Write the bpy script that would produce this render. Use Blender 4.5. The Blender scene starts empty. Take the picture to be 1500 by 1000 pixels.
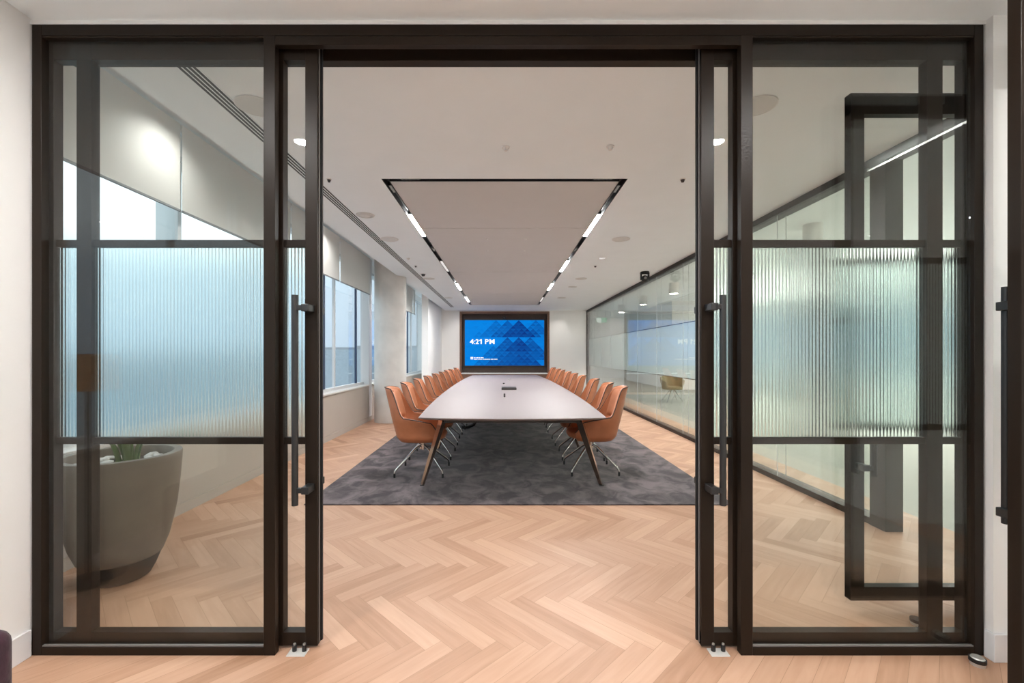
import bpy, bmesh, math, random
from mathutils import Vector, Matrix
random.seed(7)
PI = math.pi
scn = bpy.context.scene
COL = scn.collection

# ------------------------------------------------------------------ camera model
F, H, CX, CY = 650.0, 1.40, 739.0, 518.5        # focal length in px, eye height, vanishing point
def PX(px, Y): return (px - CX) * Y / F
def PZ(py, Y): return H + (CY - py) * Y / F

cam_d = bpy.data.cameras.new('camera')
cam = bpy.data.objects.new('camera', cam_d); COL.objects.link(cam)
cam.location = (0, 0, H); cam.rotation_euler = (PI / 2, 0, 0)
cam_d.sensor_width = 36.0; cam_d.lens = F * 36.0 / 1500.0
cam_d.shift_x = (750 - CX) / 1500.0; cam_d.shift_y = (CY - 500) / 1500.0
cam_d.clip_start = 0.02; cam_d.clip_end = 600
scn.camera = cam

# ------------------------------------------------------------------ materials
def new_mat(name):
    m = bpy.data.materials.new(name); m.use_nodes = True
    nt = m.node_tree; nt.nodes.clear()
    out = nt.nodes.new('ShaderNodeOutputMaterial')
    return m, nt, out

def mat(name, col, rough=0.5, metal=0.0, noise=0.0, nscale=20.0, bump=0.0, coat=0.0, spec=0.5, stretch=None, sheen=0.0):
    m, nt, out = new_mat(name)
    p = nt.nodes.new('ShaderNodeBsdfPrincipled')
    p.inputs['Base Color'].default_value = (*col, 1); p.inputs['Roughness'].default_value = rough
    p.inputs['Metallic'].default_value = metal; p.inputs['Specular IOR Level'].default_value = spec
    p.inputs['Coat Weight'].default_value = coat; p.inputs['Coat Roughness'].default_value = 0.08
    p.inputs['Sheen Weight'].default_value = sheen
    nt.links.new(p.outputs[0], out.inputs[0])
    if noise or bump:
        tc = nt.nodes.new('ShaderNodeTexCoord'); mp = nt.nodes.new('ShaderNodeMapping')
        if stretch: mp.inputs['Scale'].default_value = stretch
        nz = nt.nodes.new('ShaderNodeTexNoise'); nz.inputs['Scale'].default_value = nscale; nz.inputs['Detail'].default_value = 6
        nt.links.new(tc.outputs['Object'], mp.inputs[0]); nt.links.new(mp.outputs[0], nz.inputs['Vector'])
        if noise:
            r = nt.nodes.new('ShaderNodeValToRGB')
            r.color_ramp.elements[0].position = 0.3; r.color_ramp.elements[1].position = 0.7
            r.color_ramp.elements[0].color = (*[c * (1 - noise) for c in col], 1)
            r.color_ramp.elements[1].color = (*[min(1, c * (1 + noise)) for c in col], 1)
            nt.links.new(nz.outputs['Fac'], r.inputs[0]); nt.links.new(r.outputs[0], p.inputs['Base Color'])
        if bump:
            b = nt.nodes.new('ShaderNodeBump'); b.inputs['Strength'].default_value = bump; b.inputs['Distance'].default_value = 0.01
            nt.links.new(nz.outputs['Fac'], b.inputs['Height']); nt.links.new(b.outputs[0], p.inputs['Normal'])
    return m

def emit(name, col, strength):
    m, nt, out = new_mat(name)
    e = nt.nodes.new('ShaderNodeEmission'); e.inputs[0].default_value = (*col, 1); e.inputs[1].default_value = strength
    nt.links.new(e.outputs[0], out.inputs[0]); return m

def clear_glass(name, tint=(0.97, 0.99, 0.98), r0=0.04, rmax=1.0, rough=0.0):
    m, nt, out = new_mat(name)
    lw = nt.nodes.new('ShaderNodeLayerWeight'); lw.inputs[0].default_value = 0.5
    pw = nt.nodes.new('ShaderNodeMath'); pw.operation = 'POWER'; pw.inputs[1].default_value = 5
    mr = nt.nodes.new('ShaderNodeMapRange'); mr.inputs['To Min'].default_value = r0; mr.inputs['To Max'].default_value = rmax
    t = nt.nodes.new('ShaderNodeBsdfTransparent'); t.inputs[0].default_value = (*tint, 1)
    g = nt.nodes.new('ShaderNodeBsdfGlossy'); g.inputs['Roughness'].default_value = rough
    mx = nt.nodes.new('ShaderNodeMixShader')
    nt.links.new(lw.outputs['Facing'], pw.inputs[0]); nt.links.new(pw.outputs[0], mr.inputs['Value'])
    nt.links.new(mr.outputs[0], mx.inputs[0]); nt.links.new(t.outputs[0], mx.inputs[1]); nt.links.new(g.outputs[0], mx.inputs[2])
    nt.links.new(mx.outputs[0], out.inputs[0]); return m

def frosted_glass(name, col, clear=0.35):
    m, nt, out = new_mat(name)
    lw = nt.nodes.new('ShaderNodeLayerWeight'); lw.inputs[0].default_value = 0.5
    pw = nt.nodes.new('ShaderNodeMath'); pw.operation = 'POWER'; pw.inputs[1].default_value = 5
    mr = nt.nodes.new('ShaderNodeMapRange'); mr.inputs['To Min'].default_value = 0.05; mr.inputs['To Max'].default_value = 1.0
    t = nt.nodes.new('ShaderNodeBsdfTransparent'); t.inputs[0].default_value = (*col, 1)
    d = nt.nodes.new('ShaderNodeBsdfTranslucent'); d.inputs[0].default_value = (*col, 1)
    d2 = nt.nodes.new('ShaderNodeBsdfDiffuse'); d2.inputs[0].default_value = (*col, 1)
    g = nt.nodes.new('ShaderNodeBsdfGlossy'); g.inputs['Roughness'].default_value = 0.0
    mx0 = nt.nodes.new('ShaderNodeMixShader'); mx0.inputs[0].default_value = 0.35
    mx1 = nt.nodes.new('ShaderNodeMixShader'); mx1.inputs[0].default_value = 1 - clear
    mx = nt.nodes.new('ShaderNodeMixShader')
    nt.links.new(d.outputs[0], mx0.inputs[1]); nt.links.new(d2.outputs[0], mx0.inputs[2])
    nt.links.new(t.outputs[0], mx1.inputs[1]); nt.links.new(mx0.outputs[0], mx1.inputs[2])
    nt.links.new(lw.outputs['Facing'], pw.inputs[0]); nt.links.new(pw.outputs[0], mr.inputs['Value'])
    nt.links.new(mr.outputs[0], mx.inputs[0]); nt.links.new(mx1.outputs[0], mx.inputs[1]); nt.links.new(g.outputs[0], mx.inputs[2])
    nt.links.new(mx.outputs[0], out.inputs[0]); return m

def fluted_glass(name):
    m, nt, out = new_mat(name)
    g = nt.nodes.new('ShaderNodeBsdfGlass'); g.inputs['IOR'].default_value = 1.5
    g.inputs['Roughness'].default_value = 0.16; g.inputs['Color'].default_value = (0.93, 0.98, 0.97, 1)
    nt.links.new(g.outputs[0], out.inputs[0]); return m

def wood_floor(name):
    m, nt, out = new_mat(name)
    p = nt.nodes.new('ShaderNodeBsdfPrincipled')
    at = nt.nodes.new('ShaderNodeAttribute'); at.attribute_name = 'tone'
    uv = nt.nodes.new('ShaderNodeUVMap'); uv.uv_map = 'grain'
    mp = nt.nodes.new('ShaderNodeMapping'); mp.inputs['Scale'].default_value = (1.3, 16, 1)
    nz = nt.nodes.new('ShaderNodeTexNoise'); nz.inputs['Scale'].default_value = 2.2; nz.inputs['Detail'].default_value = 7; nz.inputs['Distortion'].default_value = 0.6
    nt.links.new(uv.outputs[0], mp.inputs[0]); nt.links.new(mp.outputs[0], nz.inputs['Vector'])
    r = nt.nodes.new('ShaderNodeValToRGB')
    e = r.color_ramp.elements
    e[0].position = 0.0; e[0].color = (0.36, 0.192, 0.112, 1)
    e[1].position = 1.0; e[1].color = (0.60, 0.378, 0.262, 1)
    k = e.new(0.45); k.color = (0.485, 0.284, 0.186, 1)
    ma = nt.nodes.new('ShaderNodeMath'); ma.operation = 'MULTIPLY_ADD'; ma.inputs[1].default_value = 0.7; ma.inputs[2].default_value = -0.35
    ad = nt.nodes.new('ShaderNodeMath'); ad.operation = 'ADD'
    nt.links.new(nz.outputs['Fac'], ma.inputs[0]); nt.links.new(ma.outputs[0], ad.inputs[0]); nt.links.new(at.outputs['Fac'], ad.inputs[1])
    nt.links.new(ad.outputs[0], r.inputs[0]); nt.links.new(r.outputs[0], p.inputs['Base Color'])
    p.inputs['Roughness'].default_value = 0.48; p.inputs['Specular IOR Level'].default_value = 0.4
    b = nt.nodes.new('ShaderNodeBump'); b.inputs['Strength'].default_value = 0.08; b.inputs['Distance'].default_value = 0.002
    nt.links.new(nz.outputs['Fac'], b.inputs['Height']); nt.links.new(b.outputs[0], p.inputs['Normal'])
    nt.links.new(p.outputs[0], out.inputs[0]); return m

def carpet_mat(name):
    m, nt, out = new_mat(name)
    p = nt.nodes.new('ShaderNodeBsdfPrincipled'); p.inputs['Roughness'].default_value = 0.95; p.inputs['Specular IOR Level'].default_value = 0.1
    p.inputs['Sheen Weight'].default_value = 0.25; p.inputs['Sheen Roughness'].default_value = 0.4
    tc = nt.nodes.new('ShaderNodeTexCoord'); mp = nt.nodes.new('ShaderNodeMapping'); mp.inputs['Scale'].default_value = (2.0, 1.5, 1)
    n1 = nt.nodes.new('ShaderNodeTexNoise'); n1.inputs['Scale'].default_value = 2.4; n1.inputs['Detail'].default_value = 5; n1.inputs['Roughness'].default_value = 0.62; n1.inputs['Distortion'].default_value = 0.7
    n2 = nt.nodes.new('ShaderNodeTexNoise'); n2.inputs['Scale'].default_value = 160; n2.inputs['Detail'].default_value = 2
    nt.links.new(tc.outputs['Object'], mp.inputs[0]); nt.links.new(mp.outputs[0], n1.inputs['Vector']); nt.links.new(tc.outputs['Object'], n2.inputs['Vector'])
    r = nt.nodes.new('ShaderNodeValToRGB'); e = r.color_ramp.elements
    e[0].position = 0.40; e[0].color = (0.040, 0.031, 0.035, 1)
    e[1].position = 0.63; e[1].color = (0.165, 0.132, 0.138, 1)
    nt.links.new(n1.outputs['Fac'], r.inputs[0]); nt.links.new(r.outputs[0], p.inputs['Base Color'])
    b = nt.nodes.new('ShaderNodeBump'); b.inputs['Strength'].default_value = 0.5; b.inputs['Distance'].default_value = 0.004
    nt.links.new(n2.outputs['Fac'], b.inputs['Height']); nt.links.new(b.outputs[0], p.inputs['Normal'])
    nt.links.new(p.outputs[0], out.inputs[0]); return m

def attr_emit(name, strength):
    m, nt, out = new_mat(name)
    at = nt.nodes.new('ShaderNodeAttribute'); at.attribute_name = 'tint'
    e = nt.nodes.new('ShaderNodeEmission'); e.inputs[1].default_value = strength
    g = nt.nodes.new('ShaderNodeBsdfGlossy'); g.inputs['Roughness'].default_value = 0.5; g.inputs['Color'].default_value = (0.004, 0.004, 0.004, 1)
    ad = nt.nodes.new('ShaderNodeAddShader')
    nt.links.new(at.outputs['Color'], e.inputs[0]); nt.links.new(e.outputs[0], ad.inputs[0]); nt.links.new(g.outputs[0], ad.inputs[1])
    nt.links.new(ad.outputs[0], out.inputs[0]); return m

def blind_mat(name):
    m, nt, out = new_mat(name)
    d = nt.nodes.new('ShaderNodeBsdfDiffuse'); d.inputs[0].default_value = (0.72, 0.72, 0.70, 1)
    t = nt.nodes.new('ShaderNodeBsdfTranslucent'); t.inputs[0].default_value = (0.72, 0.72, 0.70, 1)
    mx = nt.nodes.new('ShaderNodeMixShader'); mx.inputs[0].default_value = 0.10
    nt.links.new(d.outputs[0], mx.inputs[1]); nt.links.new(t.outputs[0], mx.inputs[2]); nt.links.new(mx.outputs[0], out.inputs[0]); return m

M = dict(
    frame=mat('dark bronze metal', (0.015, 0.009, 0.0055), 0.40, 0.0, spec=0.2),
    handle=mat('black handle metal', (0.012, 0.011, 0.011), 0.38, 0.0, spec=0.6),
    seal=mat('black rubber seal', (0.008, 0.008, 0.009), 0.55),
    glass=clear_glass('clear pane glass', (0.968, 0.98, 0.972), 0.035),
    winglass=clear_glass('window glass', (0.95, 0.98, 0.99), 0.035),
    wallglass=clear_glass('glass wall glass', (0.962, 0.972, 0.960), 0.04),
    frost=frosted_glass('frosted film glass', (0.80, 0.86, 0.88), 0.5),
    flute=fluted_glass('fluted glass'),
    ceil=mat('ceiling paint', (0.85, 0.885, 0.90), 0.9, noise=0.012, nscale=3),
    raft=mat('acoustic ceiling panel', (0.60, 0.575, 0.56), 0.92, noise=0.01, nscale=4),
    wall=mat('white wall paint', (0.85, 0.835, 0.82), 0.85, noise=0.01, nscale=3),
    sillwall=mat('grey wall paint', (0.42, 0.375, 0.33), 0.8, noise=0.015, nscale=3),
    sill=mat('sill board', (0.62, 0.60, 0.58), 0.45),
    skirt=mat('baseboard paint', (0.74, 0.73, 0.74), 0.5),
    mull=mat('grey window metal', (0.60, 0.61, 0.62), 0.45, 0.3),
    fin=mat('blue grey window fin', (0.035, 0.06, 0.12), 0.4, 0.2),
    conc=mat('raw concrete', (0.64, 0.62, 0.595), 0.8, noise=0.12, nscale=2.2, bump=0.05),
    floor=wood_floor('oak herringbone'), gap=mat('plank joint', (0.30, 0.18, 0.11), 0.8),
    lobbycarpet=mat('grey lobby carpet', (0.42, 0.36, 0.32), 0.95, noise=0.1, nscale=40),
    carpet=carpet_mat('charcoal carpet'),
    grey_carpet=mat('pale grey carpet', (0.42, 0.42, 0.39), 0.95, noise=0.08, nscale=60),
    leather=mat('cognac leather', (0.43, 0.155, 0.070), 0.45, noise=0.10, nscale=9, bump=0.06, spec=0.4),
    piping=mat('dark brown piping', (0.05, 0.028, 0.02), 0.5),
    chrome=mat('polished aluminium', (0.62, 0.60, 0.58), 0.16, 1.0),
    glide=mat('black glide', (0.015, 0.015, 0.015), 0.5),
    tabletop=mat('satin white table laminate', (0.25, 0.212, 0.212), 0.5, spec=0.3),
    bronze=mat('bronze polished metal', (0.52, 0.40, 0.31), 0.2, 1.0),
    beadm=mat('dull grey bead', (0.16, 0.15, 0.145), 0.5),
    black=mat('black plastic', (0.014, 0.013, 0.013), 0.42),
    graphite=mat('graphite plastic', (0.045, 0.036, 0.034), 0.5),
    wood=mat('walnut veneer', (0.185, 0.092, 0.055), 0.42, noise=0.25, nscale=6, stretch=(1, 1, 12)),
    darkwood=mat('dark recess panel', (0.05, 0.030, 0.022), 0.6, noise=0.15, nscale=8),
    ledge=mat('white ledge', (0.80, 0.78, 0.76), 0.4),
    grille=mat('speaker grille', (0.66, 0.65, 0.63), 0.7),
    white=mat('white plastic', (0.74, 0.72, 0.70), 0.45),
    zinc=mat('bright zinc plate', (0.72, 0.70, 0.67), 0.35, 0.2), steel=mat('brushed steel', (0.62, 0.60, 0.57), 0.35, 0.7),
    planter=mat('grey fibre clay', (0.15, 0.122, 0.094), 0.6, noise=0.12, nscale=5, bump=0.03),
    reflection_toned_foot=mat('dark planter plinth', (0.014, 0.011, 0.009), 0.6),  # dark part of the pane reflection painted into this colour
    stone=mat('pale pebble', (0.60, 0.58, 0.55), 0.7, noise=0.2, nscale=12),
    bark=mat('dark soil', (0.05, 0.035, 0.025), 0.95, noise=0.3, nscale=40, bump=0.6),
    leaf=mat('green leaf', (0.09, 0.15, 0.045), 0.45, noise=0.35, nscale=14),
    velvet=mat('plum velvet', (0.034, 0.009, 0.018), 0.95, noise=0.3, nscale=30, bump=0.4, sheen=0.12),
    olive=mat('olive fabric', (0.33, 0.28, 0.16), 0.85, noise=0.1, nscale=30),
    blind=blind_mat('roller blind fabric'),
    blindbar=mat('blind bottom bar', (0.25, 0.26, 0.27), 0.4, 0.5),
    lightbar=emit('lit diffuser', (1.0, 1.0, 1.0), 262.0),
    lightdim=emit('dim lit diffuser', (1.0, 0.95, 0.90), 0.45),
    ledspot=emit('small led lens', (1.0, 0.9, 0.8), 0.10),
    downlamp=emit('downlight lens', (1.0, 0.98, 0.955), 740.0),
    cyllamp=emit('cylinder lamp lens', (1.0, 0.93, 0.80), 110.0),
    strip=emit('led strip', (1.0, 0.97, 0.92), 14.0),
    tube=emit('office light tube', (1.0, 0.97, 0.9), 42.0),
    shade=mat('amber lamp shade', (0.55, 0.27, 0.10), 0.8),
    bulb=emit('lamp bulb', (1.0, 0.72, 0.42), 40.0),
    screen=attr_emit('screen picture', 0.5),
    text=emit('white screen text', (1, 1, 1), 0.65),
    sign=emit('green exit panel', (0.10, 0.55, 0.32), 0.7), signw=emit('white exit panel', (0.9, 1.0, 0.95), 0.9),
    facade=mat('city facade', (0.34, 0.41, 0.47), 0.6, noise=0.1, nscale=1.0),
    facadeglass=mat('city facade glass', (0.22, 0.29, 0.35), 0.3),
    roofm=mat('city roof', (0.3, 0.32, 0.35), 0.8),
)

# ------------------------------------------------------------------ mesh helpers
def box(bm, x0, x1, y0, y1, z0, z1, bev=0.0, seg=2):
    r = bmesh.ops.create_cube(bm, size=1.0)
    vs = r['verts']
    bmesh.ops.scale(bm, vec=(abs(x1 - x0), abs(y1 - y0), abs(z1 - z0)), verts=vs)
    bmesh.ops.translate(bm, vec=((x0 + x1) / 2, (y0 + y1) / 2, (z0 + z1) / 2), verts=vs)
    if bev:
        es = list({e for v in vs for e in v.link_edges})
        bmesh.ops.bevel(bm, geom=es, offset=bev, segments=seg, affect='EDGES', profile=0.5)
    return bm

def cyl(bm, x, y, z0, z1, r, r2=None, n=24):
    rr = bmesh.ops.create_cone(bm, cap_ends=True, segments=n, radius1=r, radius2=r if r2 is None else r2, depth=z1 - z0)
    bmesh.ops.translate(bm, vec=(x, y, (z0 + z1) / 2), verts=rr['verts']); return bm

def tube(bm, pts, rad, n=10, cap=True):
    pts = [Vector(p) for p in pts]
    rings = []
    rads = rad if isinstance(rad, (list, tuple)) else [rad] * len(pts)
    up = None
    for i, p in enumerate(pts):
        t = (pts[min(i + 1, len(pts) - 1)] - pts[max(i - 1, 0)]).normalized()
        if up is None:
            up = Vector((0, 0, 1)) if abs(t.z) < 0.9 else Vector((1, 0, 0))
        a = t.cross(up).normalized(); b = a.cross(t).normalized(); up = b
        rings.append([bm.verts.new(p + rads[i] * (math.cos(2 * PI * k / n) * a + math.sin(2 * PI * k / n) * b)) for k in range(n)])
    for i in range(len(rings) - 1):
        for k in range(n):
            bm.faces.new((rings[i][k], rings[i][(k + 1) % n], rings[i + 1][(k + 1) % n], rings[i + 1][k]))
    if cap:
        bm.faces.new(rings[0][::-1]); bm.faces.new(rings[-1])
    return bm

def lathe(bm, prof, x=0, y=0, n=48, cap0=True, cap1=True):
    rings = [[bm.verts.new((x + r * math.cos(2 * PI * k / n), y + r * math.sin(2 * PI * k / n), z)) for k in range(n)] for r, z in prof]
    for i in range(len(rings) - 1):
        for k in range(n):
            bm.faces.new((rings[i][k], rings[i][(k + 1) % n], rings[i + 1][(k + 1) % n], rings[i + 1][k]))
    if cap0: bm.faces.new(rings[0][::-1])
    if cap1: bm.faces.new(rings[-1])
    return bm

def grid_faces(bm, rows):
    for i in range(len(rows) - 1):
        for j in range(len(rows[i]) - 1):
            bm.faces.new((rows[i][j], rows[i][j + 1], rows[i + 1][j + 1], rows[i + 1][j]))

def prism(bm, poly, z0, z1):
    a = [bm.verts.new((x, y, z0)) for x, y in poly]; b = [bm.verts.new((x, y, z1)) for x, y in poly]
    n = len(poly)
    bm.faces.new(a[::-1]); bm.faces.new(b)
    for i in range(n): bm.faces.new((a[i], a[(i + 1) % n], b[(i + 1) % n], b[i]))
    return bm

def world_loc(o):
    v = Vector((0, 0, 0))
    while o: v += o.location; o = o.parent
    return v

def obj(name, bm, m, parent=None, smooth=False, world=True, bevel=0.0, recalc=True):
    """link bm as one mesh object; with world=True its vertices are in world coordinates"""
    if recalc: bmesh.ops.recalc_face_normals(bm, faces=bm.faces[:])
    if parent is not None:
        if world: bmesh.ops.translate(bm, vec=-world_loc(parent), verts=bm.verts[:])
        base = Vector((0, 0, 0))
    else:
        xs = [v.co for v in bm.verts]
        base = Vector(((min(v.x for v in xs) + max(v.x for v in xs)) / 2, (min(v.y for v in xs) + max(v.y for v in xs)) / 2, min(v.z for v in xs)))
        bmesh.ops.translate(bm, vec=-base, verts=bm.verts[:])
    me = bpy.data.meshes.new(name)
    bm.to_mesh(me); bm.free()
    if smooth:
        for p in me.polygons: p.use_smooth = True
    me.materials.append(m)
    o = bpy.data.objects.new(name, me); COL.objects.link(o); o.location = base
    if parent is not None: o.parent = parent
    if bevel:
        b = o.modifiers.new('bevel', 'BEVEL'); b.width = bevel; b.segments = 2; b.limit_method = 'ANGLE'
    if smooth:
        me.set_sharp_from_angle(angle=math.radians(42))
    return o

def BM(): return bmesh.new()
def tag(o, label=None, cat=None, group=None, kind=None):
    if label: o['label'] = label
    if cat: o['category'] = cat
    if group: o['group'] = group
    if kind: o['kind'] = kind
    return o
def empty(name, loc, label=None, cat=None, group=None, kind=None):
    o = bpy.data.objects.new(name, None); COL.objects.link(o); o.location = loc; o.empty_display_size = 0.1
    return tag(o, label, cat, group, kind)
def part(o, label): o['label'] = label; return o
def struct(name, bm, m, parent=None, **k):
    o = obj(name, bm, m, parent, **k)
    if parent is None: o['kind'] = 'structure'
    return o
def copy_tree(o, parent=None):
    c = o.copy(); COL.objects.link(c)
    if parent is not None: c.parent = parent
    for ch in [x for x in bpy.data.objects if x.parent == o]: copy_tree(ch, c)
    return c
def bx(*a, **k): return box(BM(), *a, **k)

# ------------------------------------------------------------------ floor (herringbone planks)
XL, XR, YF = -2.84, 3.02, 16.3
CEIL = 3.0
def build_floor():
    W, N = 0.0957, 6
    L = W * N
    bm = BM(); uvl = bm.loops.layers.uv.new('grain'); tone = bm.loops.layers.float_color.new('tone')
    c45 = math.sqrt(0.5)
    x0, x1, y0, y1 = -2.9, 3.55, -3.2, 16.4
    g = 0.0007
    ox, oy = 0.03, 2.099 + 0.4059          # a row boundary seen in the photograph
    def to_w(u, v): return (ox + (u + v) * c45, oy + (u - v) * c45 * -1)
    R = 170
    for k in range(-R, R):
        for j0 in range(-30, 30):
            for kind in (0, 1):
                if kind == 0:
                    j = k + j0 * 2 * N
                    u0, u1, v0, v1 = j * W, j * W + L, k * W, (k + 1) * W
                else:
                    j = k; kk = j - 2 * N + 1 + j0 * 2 * N
                    u0, u1, v0, v1 = j * W, (j + 1) * W, kk * W, kk * W + L
                cs = [to_w(u0 + g, v0 + g), to_w(u1 - g, v0 + g), to_w(u1 - g, v1 - g), to_w(u0 + g, v1 - g)]
                if max(c[0] for c in cs) < x0 or min(c[0] for c in cs) > x1 or max(c[1] for c in cs) < y0 or min(c[1] for c in cs) > y1: continue
                vs = [bm.verts.new((c[0], c[1], 0.0)) for c in cs]
                f = bm.faces.new(vs)
                ro, so = random.random() * 50, random.random() * 50
                t = min(1, max(0, random.gauss(0.52, 0.17)))
                uv = [(0, 0), (L, 0), (L, W), (0, W)] if kind == 0 else [(0, 0), (0, W), (L, W), (L, 0)]
                for lp, q in zip(f.loops, uv):
                    lp[uvl].uv = (q[0] + ro, q[1] + so); lp[tone] = (t, t, t, 1)
    for co, no in (((x0, 0, 0), (-1, 0, 0)), ((x1, 0, 0), (1, 0, 0)), ((0, y0, 0), (0, -1, 0)), ((0, y1, 0), (0, 1, 0))):
        bmesh.ops.bisect_plane(bm, geom=bm.verts[:] + bm.edges[:] + bm.faces[:], plane_co=co, plane_no=no, clear_outer=True)
    for f in bm.faces:
        if f.normal.z < 0: f.normal_flip()
    o = obj('floor', bm, M['floor'], recalc=False)
    o['kind'] = 'structure'
    struct('floor_slab', bx(x0, x1, y0, y1, -0.12, -0.0015), M['gap'], o)
build_floor()
struct('floor_lobby_carpet', bx(-2.84, 3.2, -3.0, 1.25, -0.001, 0.008), M['lobbycarpet'])
struct('floor_corridor', bx(3.55, 12.2, -3.2, 26.0, -0.12, 0.0), M['grey_carpet'])

# carpet under the table
cx0, cx1, cy0, cy1 = -1.86, 2.13, 4.11, 15.3
o = obj('carpet', bx(cx0, cx1, cy0, cy1, 0.0005, 0.010, 0.004), M['carpet'])
tag(o, 'charcoal mottled carpet laid on the oak floor under the boardroom table', 'carpet')

# ------------------------------------------------------------------ shell
NIB = 2.061          # front plane of the partition
# ceiling of the meeting room: two margins, with a black channel loop and a raft panel in the middle
RX, RY0, RY1, CW = 1.125, 4.05, 14.5, 0.062
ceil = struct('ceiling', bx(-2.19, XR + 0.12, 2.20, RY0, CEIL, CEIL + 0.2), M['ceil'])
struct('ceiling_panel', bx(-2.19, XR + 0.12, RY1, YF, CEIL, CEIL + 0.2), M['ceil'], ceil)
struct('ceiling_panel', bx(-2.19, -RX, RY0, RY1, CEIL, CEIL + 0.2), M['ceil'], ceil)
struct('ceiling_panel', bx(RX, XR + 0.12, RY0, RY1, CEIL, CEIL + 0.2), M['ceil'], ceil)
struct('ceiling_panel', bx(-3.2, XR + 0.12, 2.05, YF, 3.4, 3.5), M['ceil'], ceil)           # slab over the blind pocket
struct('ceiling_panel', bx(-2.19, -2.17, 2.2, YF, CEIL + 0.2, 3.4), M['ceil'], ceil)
raft = empty('ceiling_raft', (0, (RY0 + RY1) / 2, CEIL), 'taupe acoustic ceiling raft of four boards inside the black lighting channel', 'ceiling raft')
ys = [RY0 + CW + 0.01, 5.66, 8.65, 11.75, RY1 - 0.02]
for a, b in zip(ys[:-1], ys[1:]):
    obj('board', bx(-RX + CW, RX - CW, a + 0.006, b - 0.006, CEIL + 0.004, CEIL + 0.05), M['raft'], raft)
chan = empty('lighting_channel', (0, (RY0 + RY1) / 2, CEIL), 'black recessed lighting channel running round the ceiling raft', 'light track')
def channel(x0, x1, y0, y1):
    bm = BM(); box(bm, x0, x1, y0, y1, CEIL + 0.055, CEIL + 0.075)
    t = 0.006
    if x1 - x0 < y1 - y0: box(bm, x0, x0 + t, y0, y1, CEIL - 0.001, CEIL + 0.055); box(bm, x1 - t, x1, y0, y1, CEIL - 0.001, CEIL + 0.055)
    else: box(bm, x0, x1, y0, y0 + t, CEIL - 0.001, CEIL + 0.055); box(bm, x0, x1, y1 - t, y1, CEIL - 0.001, CEIL + 0.055)
    obj('track', bm, M['seal'], chan)
channel(-RX, -RX + CW, RY0, RY1); channel(RX - CW, RX, RY0, RY1); channel(-RX + CW, RX - CW, RY0, RY0 + CW)
ordinal = ['first', 'second', 'third', 'fourth', 'fifth', 'sixth', 'seventh', 'eighth', 'ninth']
for s, side in ((-1, 'window'), (1, 'glass wall')):
    for i, (a, b) in enumerate(((5.15, 6.03), (7.72, 8.6), (10.2, 11.1), (12.65, 13.55))):
        xc = s * (RX - CW / 2)
        dim = (s < 0 and i == 1) or (s > 0 and i == 3)
        t = empty('linear_light', (xc, (a + b) / 2, CEIL),
                  '%s ceiling light bar from the doorway on the %s side, %s' % (ordinal[i], side, 'barely lit' if dim else 'brightly lit'), 'ceiling light', 'light bars in the ceiling channel')
        obj('housing', bx(xc - 0.024, xc + 0.024, a - 0.01, b + 0.01, CEIL + 0.02, CEIL + 0.05), M['black'], t)
        obj('diffuser', bx(xc - 0.022, xc + 0.022, a, b, CEIL + 0.001, CEIL + 0.02), M['lightdim' if dim else 'lightbar'], t)
# little five-cell spot modules in the channel
def spot_module(x, y, along, label):
    t = empty('spot_module', (x, y, CEIL), label, 'spotlight', 'spot modules in the ceiling channel')
    n = 5; p = 0.036; hl = n * p / 2
    hx, hy = (hl, 0.022) if along == 'x' else (0.022, hl)
    obj('housing', bx(x - hx, x + hx, y - hy, y + hy, CEIL + 0.012, CEIL + 0.05), M['black'], t)
    for k in range(n):
        d = (k - 2) * p
        xx, yy = (x + d, y) if along == 'x' else (x, y + d)
        obj('lens', cyl(BM(), xx, yy, CEIL + 0.006, CEIL + 0.013, 0.012, n=12), M['ledspot'], t)
spot_module(PX(601, 4.09), RY0 + CW / 2, 'x', 'five-cell spot module in the front channel near its window end')
spot_module(PX(883, 4.09), RY0 + CW / 2, 'x', 'five-cell spot module in the front channel near its glass wall end')
for s, side in ((-1, 'window'), (1, 'glass wall')):
    spot_module(s * (RX - CW / 2), 4.33, 'y', 'spot module near the front corner of the %s side channel' % side)
    spot_module(s * (RX - CW / 2), 6.85, 'y', 'spot module between first and second light bars of the %s side channel' % side)
    spot_module(s * (RX - CW / 2), 11.7, 'y', 'spot module between third and fourth light bars of the %s side channel' % side)

# slot diffuser: four black slots along the window side of the ceiling
for a, b, lab in ((2.21, 2.30, 'short front piece of the four-slot black air diffuser above the planter'), (2.32, 15.1, 'long black four-slot air diffuser running along the window side of the ceiling')):
    t = empty('slot_diffuser', (-1.77, (a + b) / 2, CEIL), lab, 'air vent')
    fr = BM()
    for k in range(5): box(fr, -1.826 + k * 0.028 - 0.004, -1.826 + k * 0.028 + 0.004, a, b, CEIL - 0.004, CEIL - 0.001)
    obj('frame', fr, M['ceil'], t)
    for k in range(4): obj('slot', bx(-1.822 + k * 0.028, -1.802 + k * 0.028, a, b, CEIL - 0.0025, CEIL - 0.0005), M['seal'], t)

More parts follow.
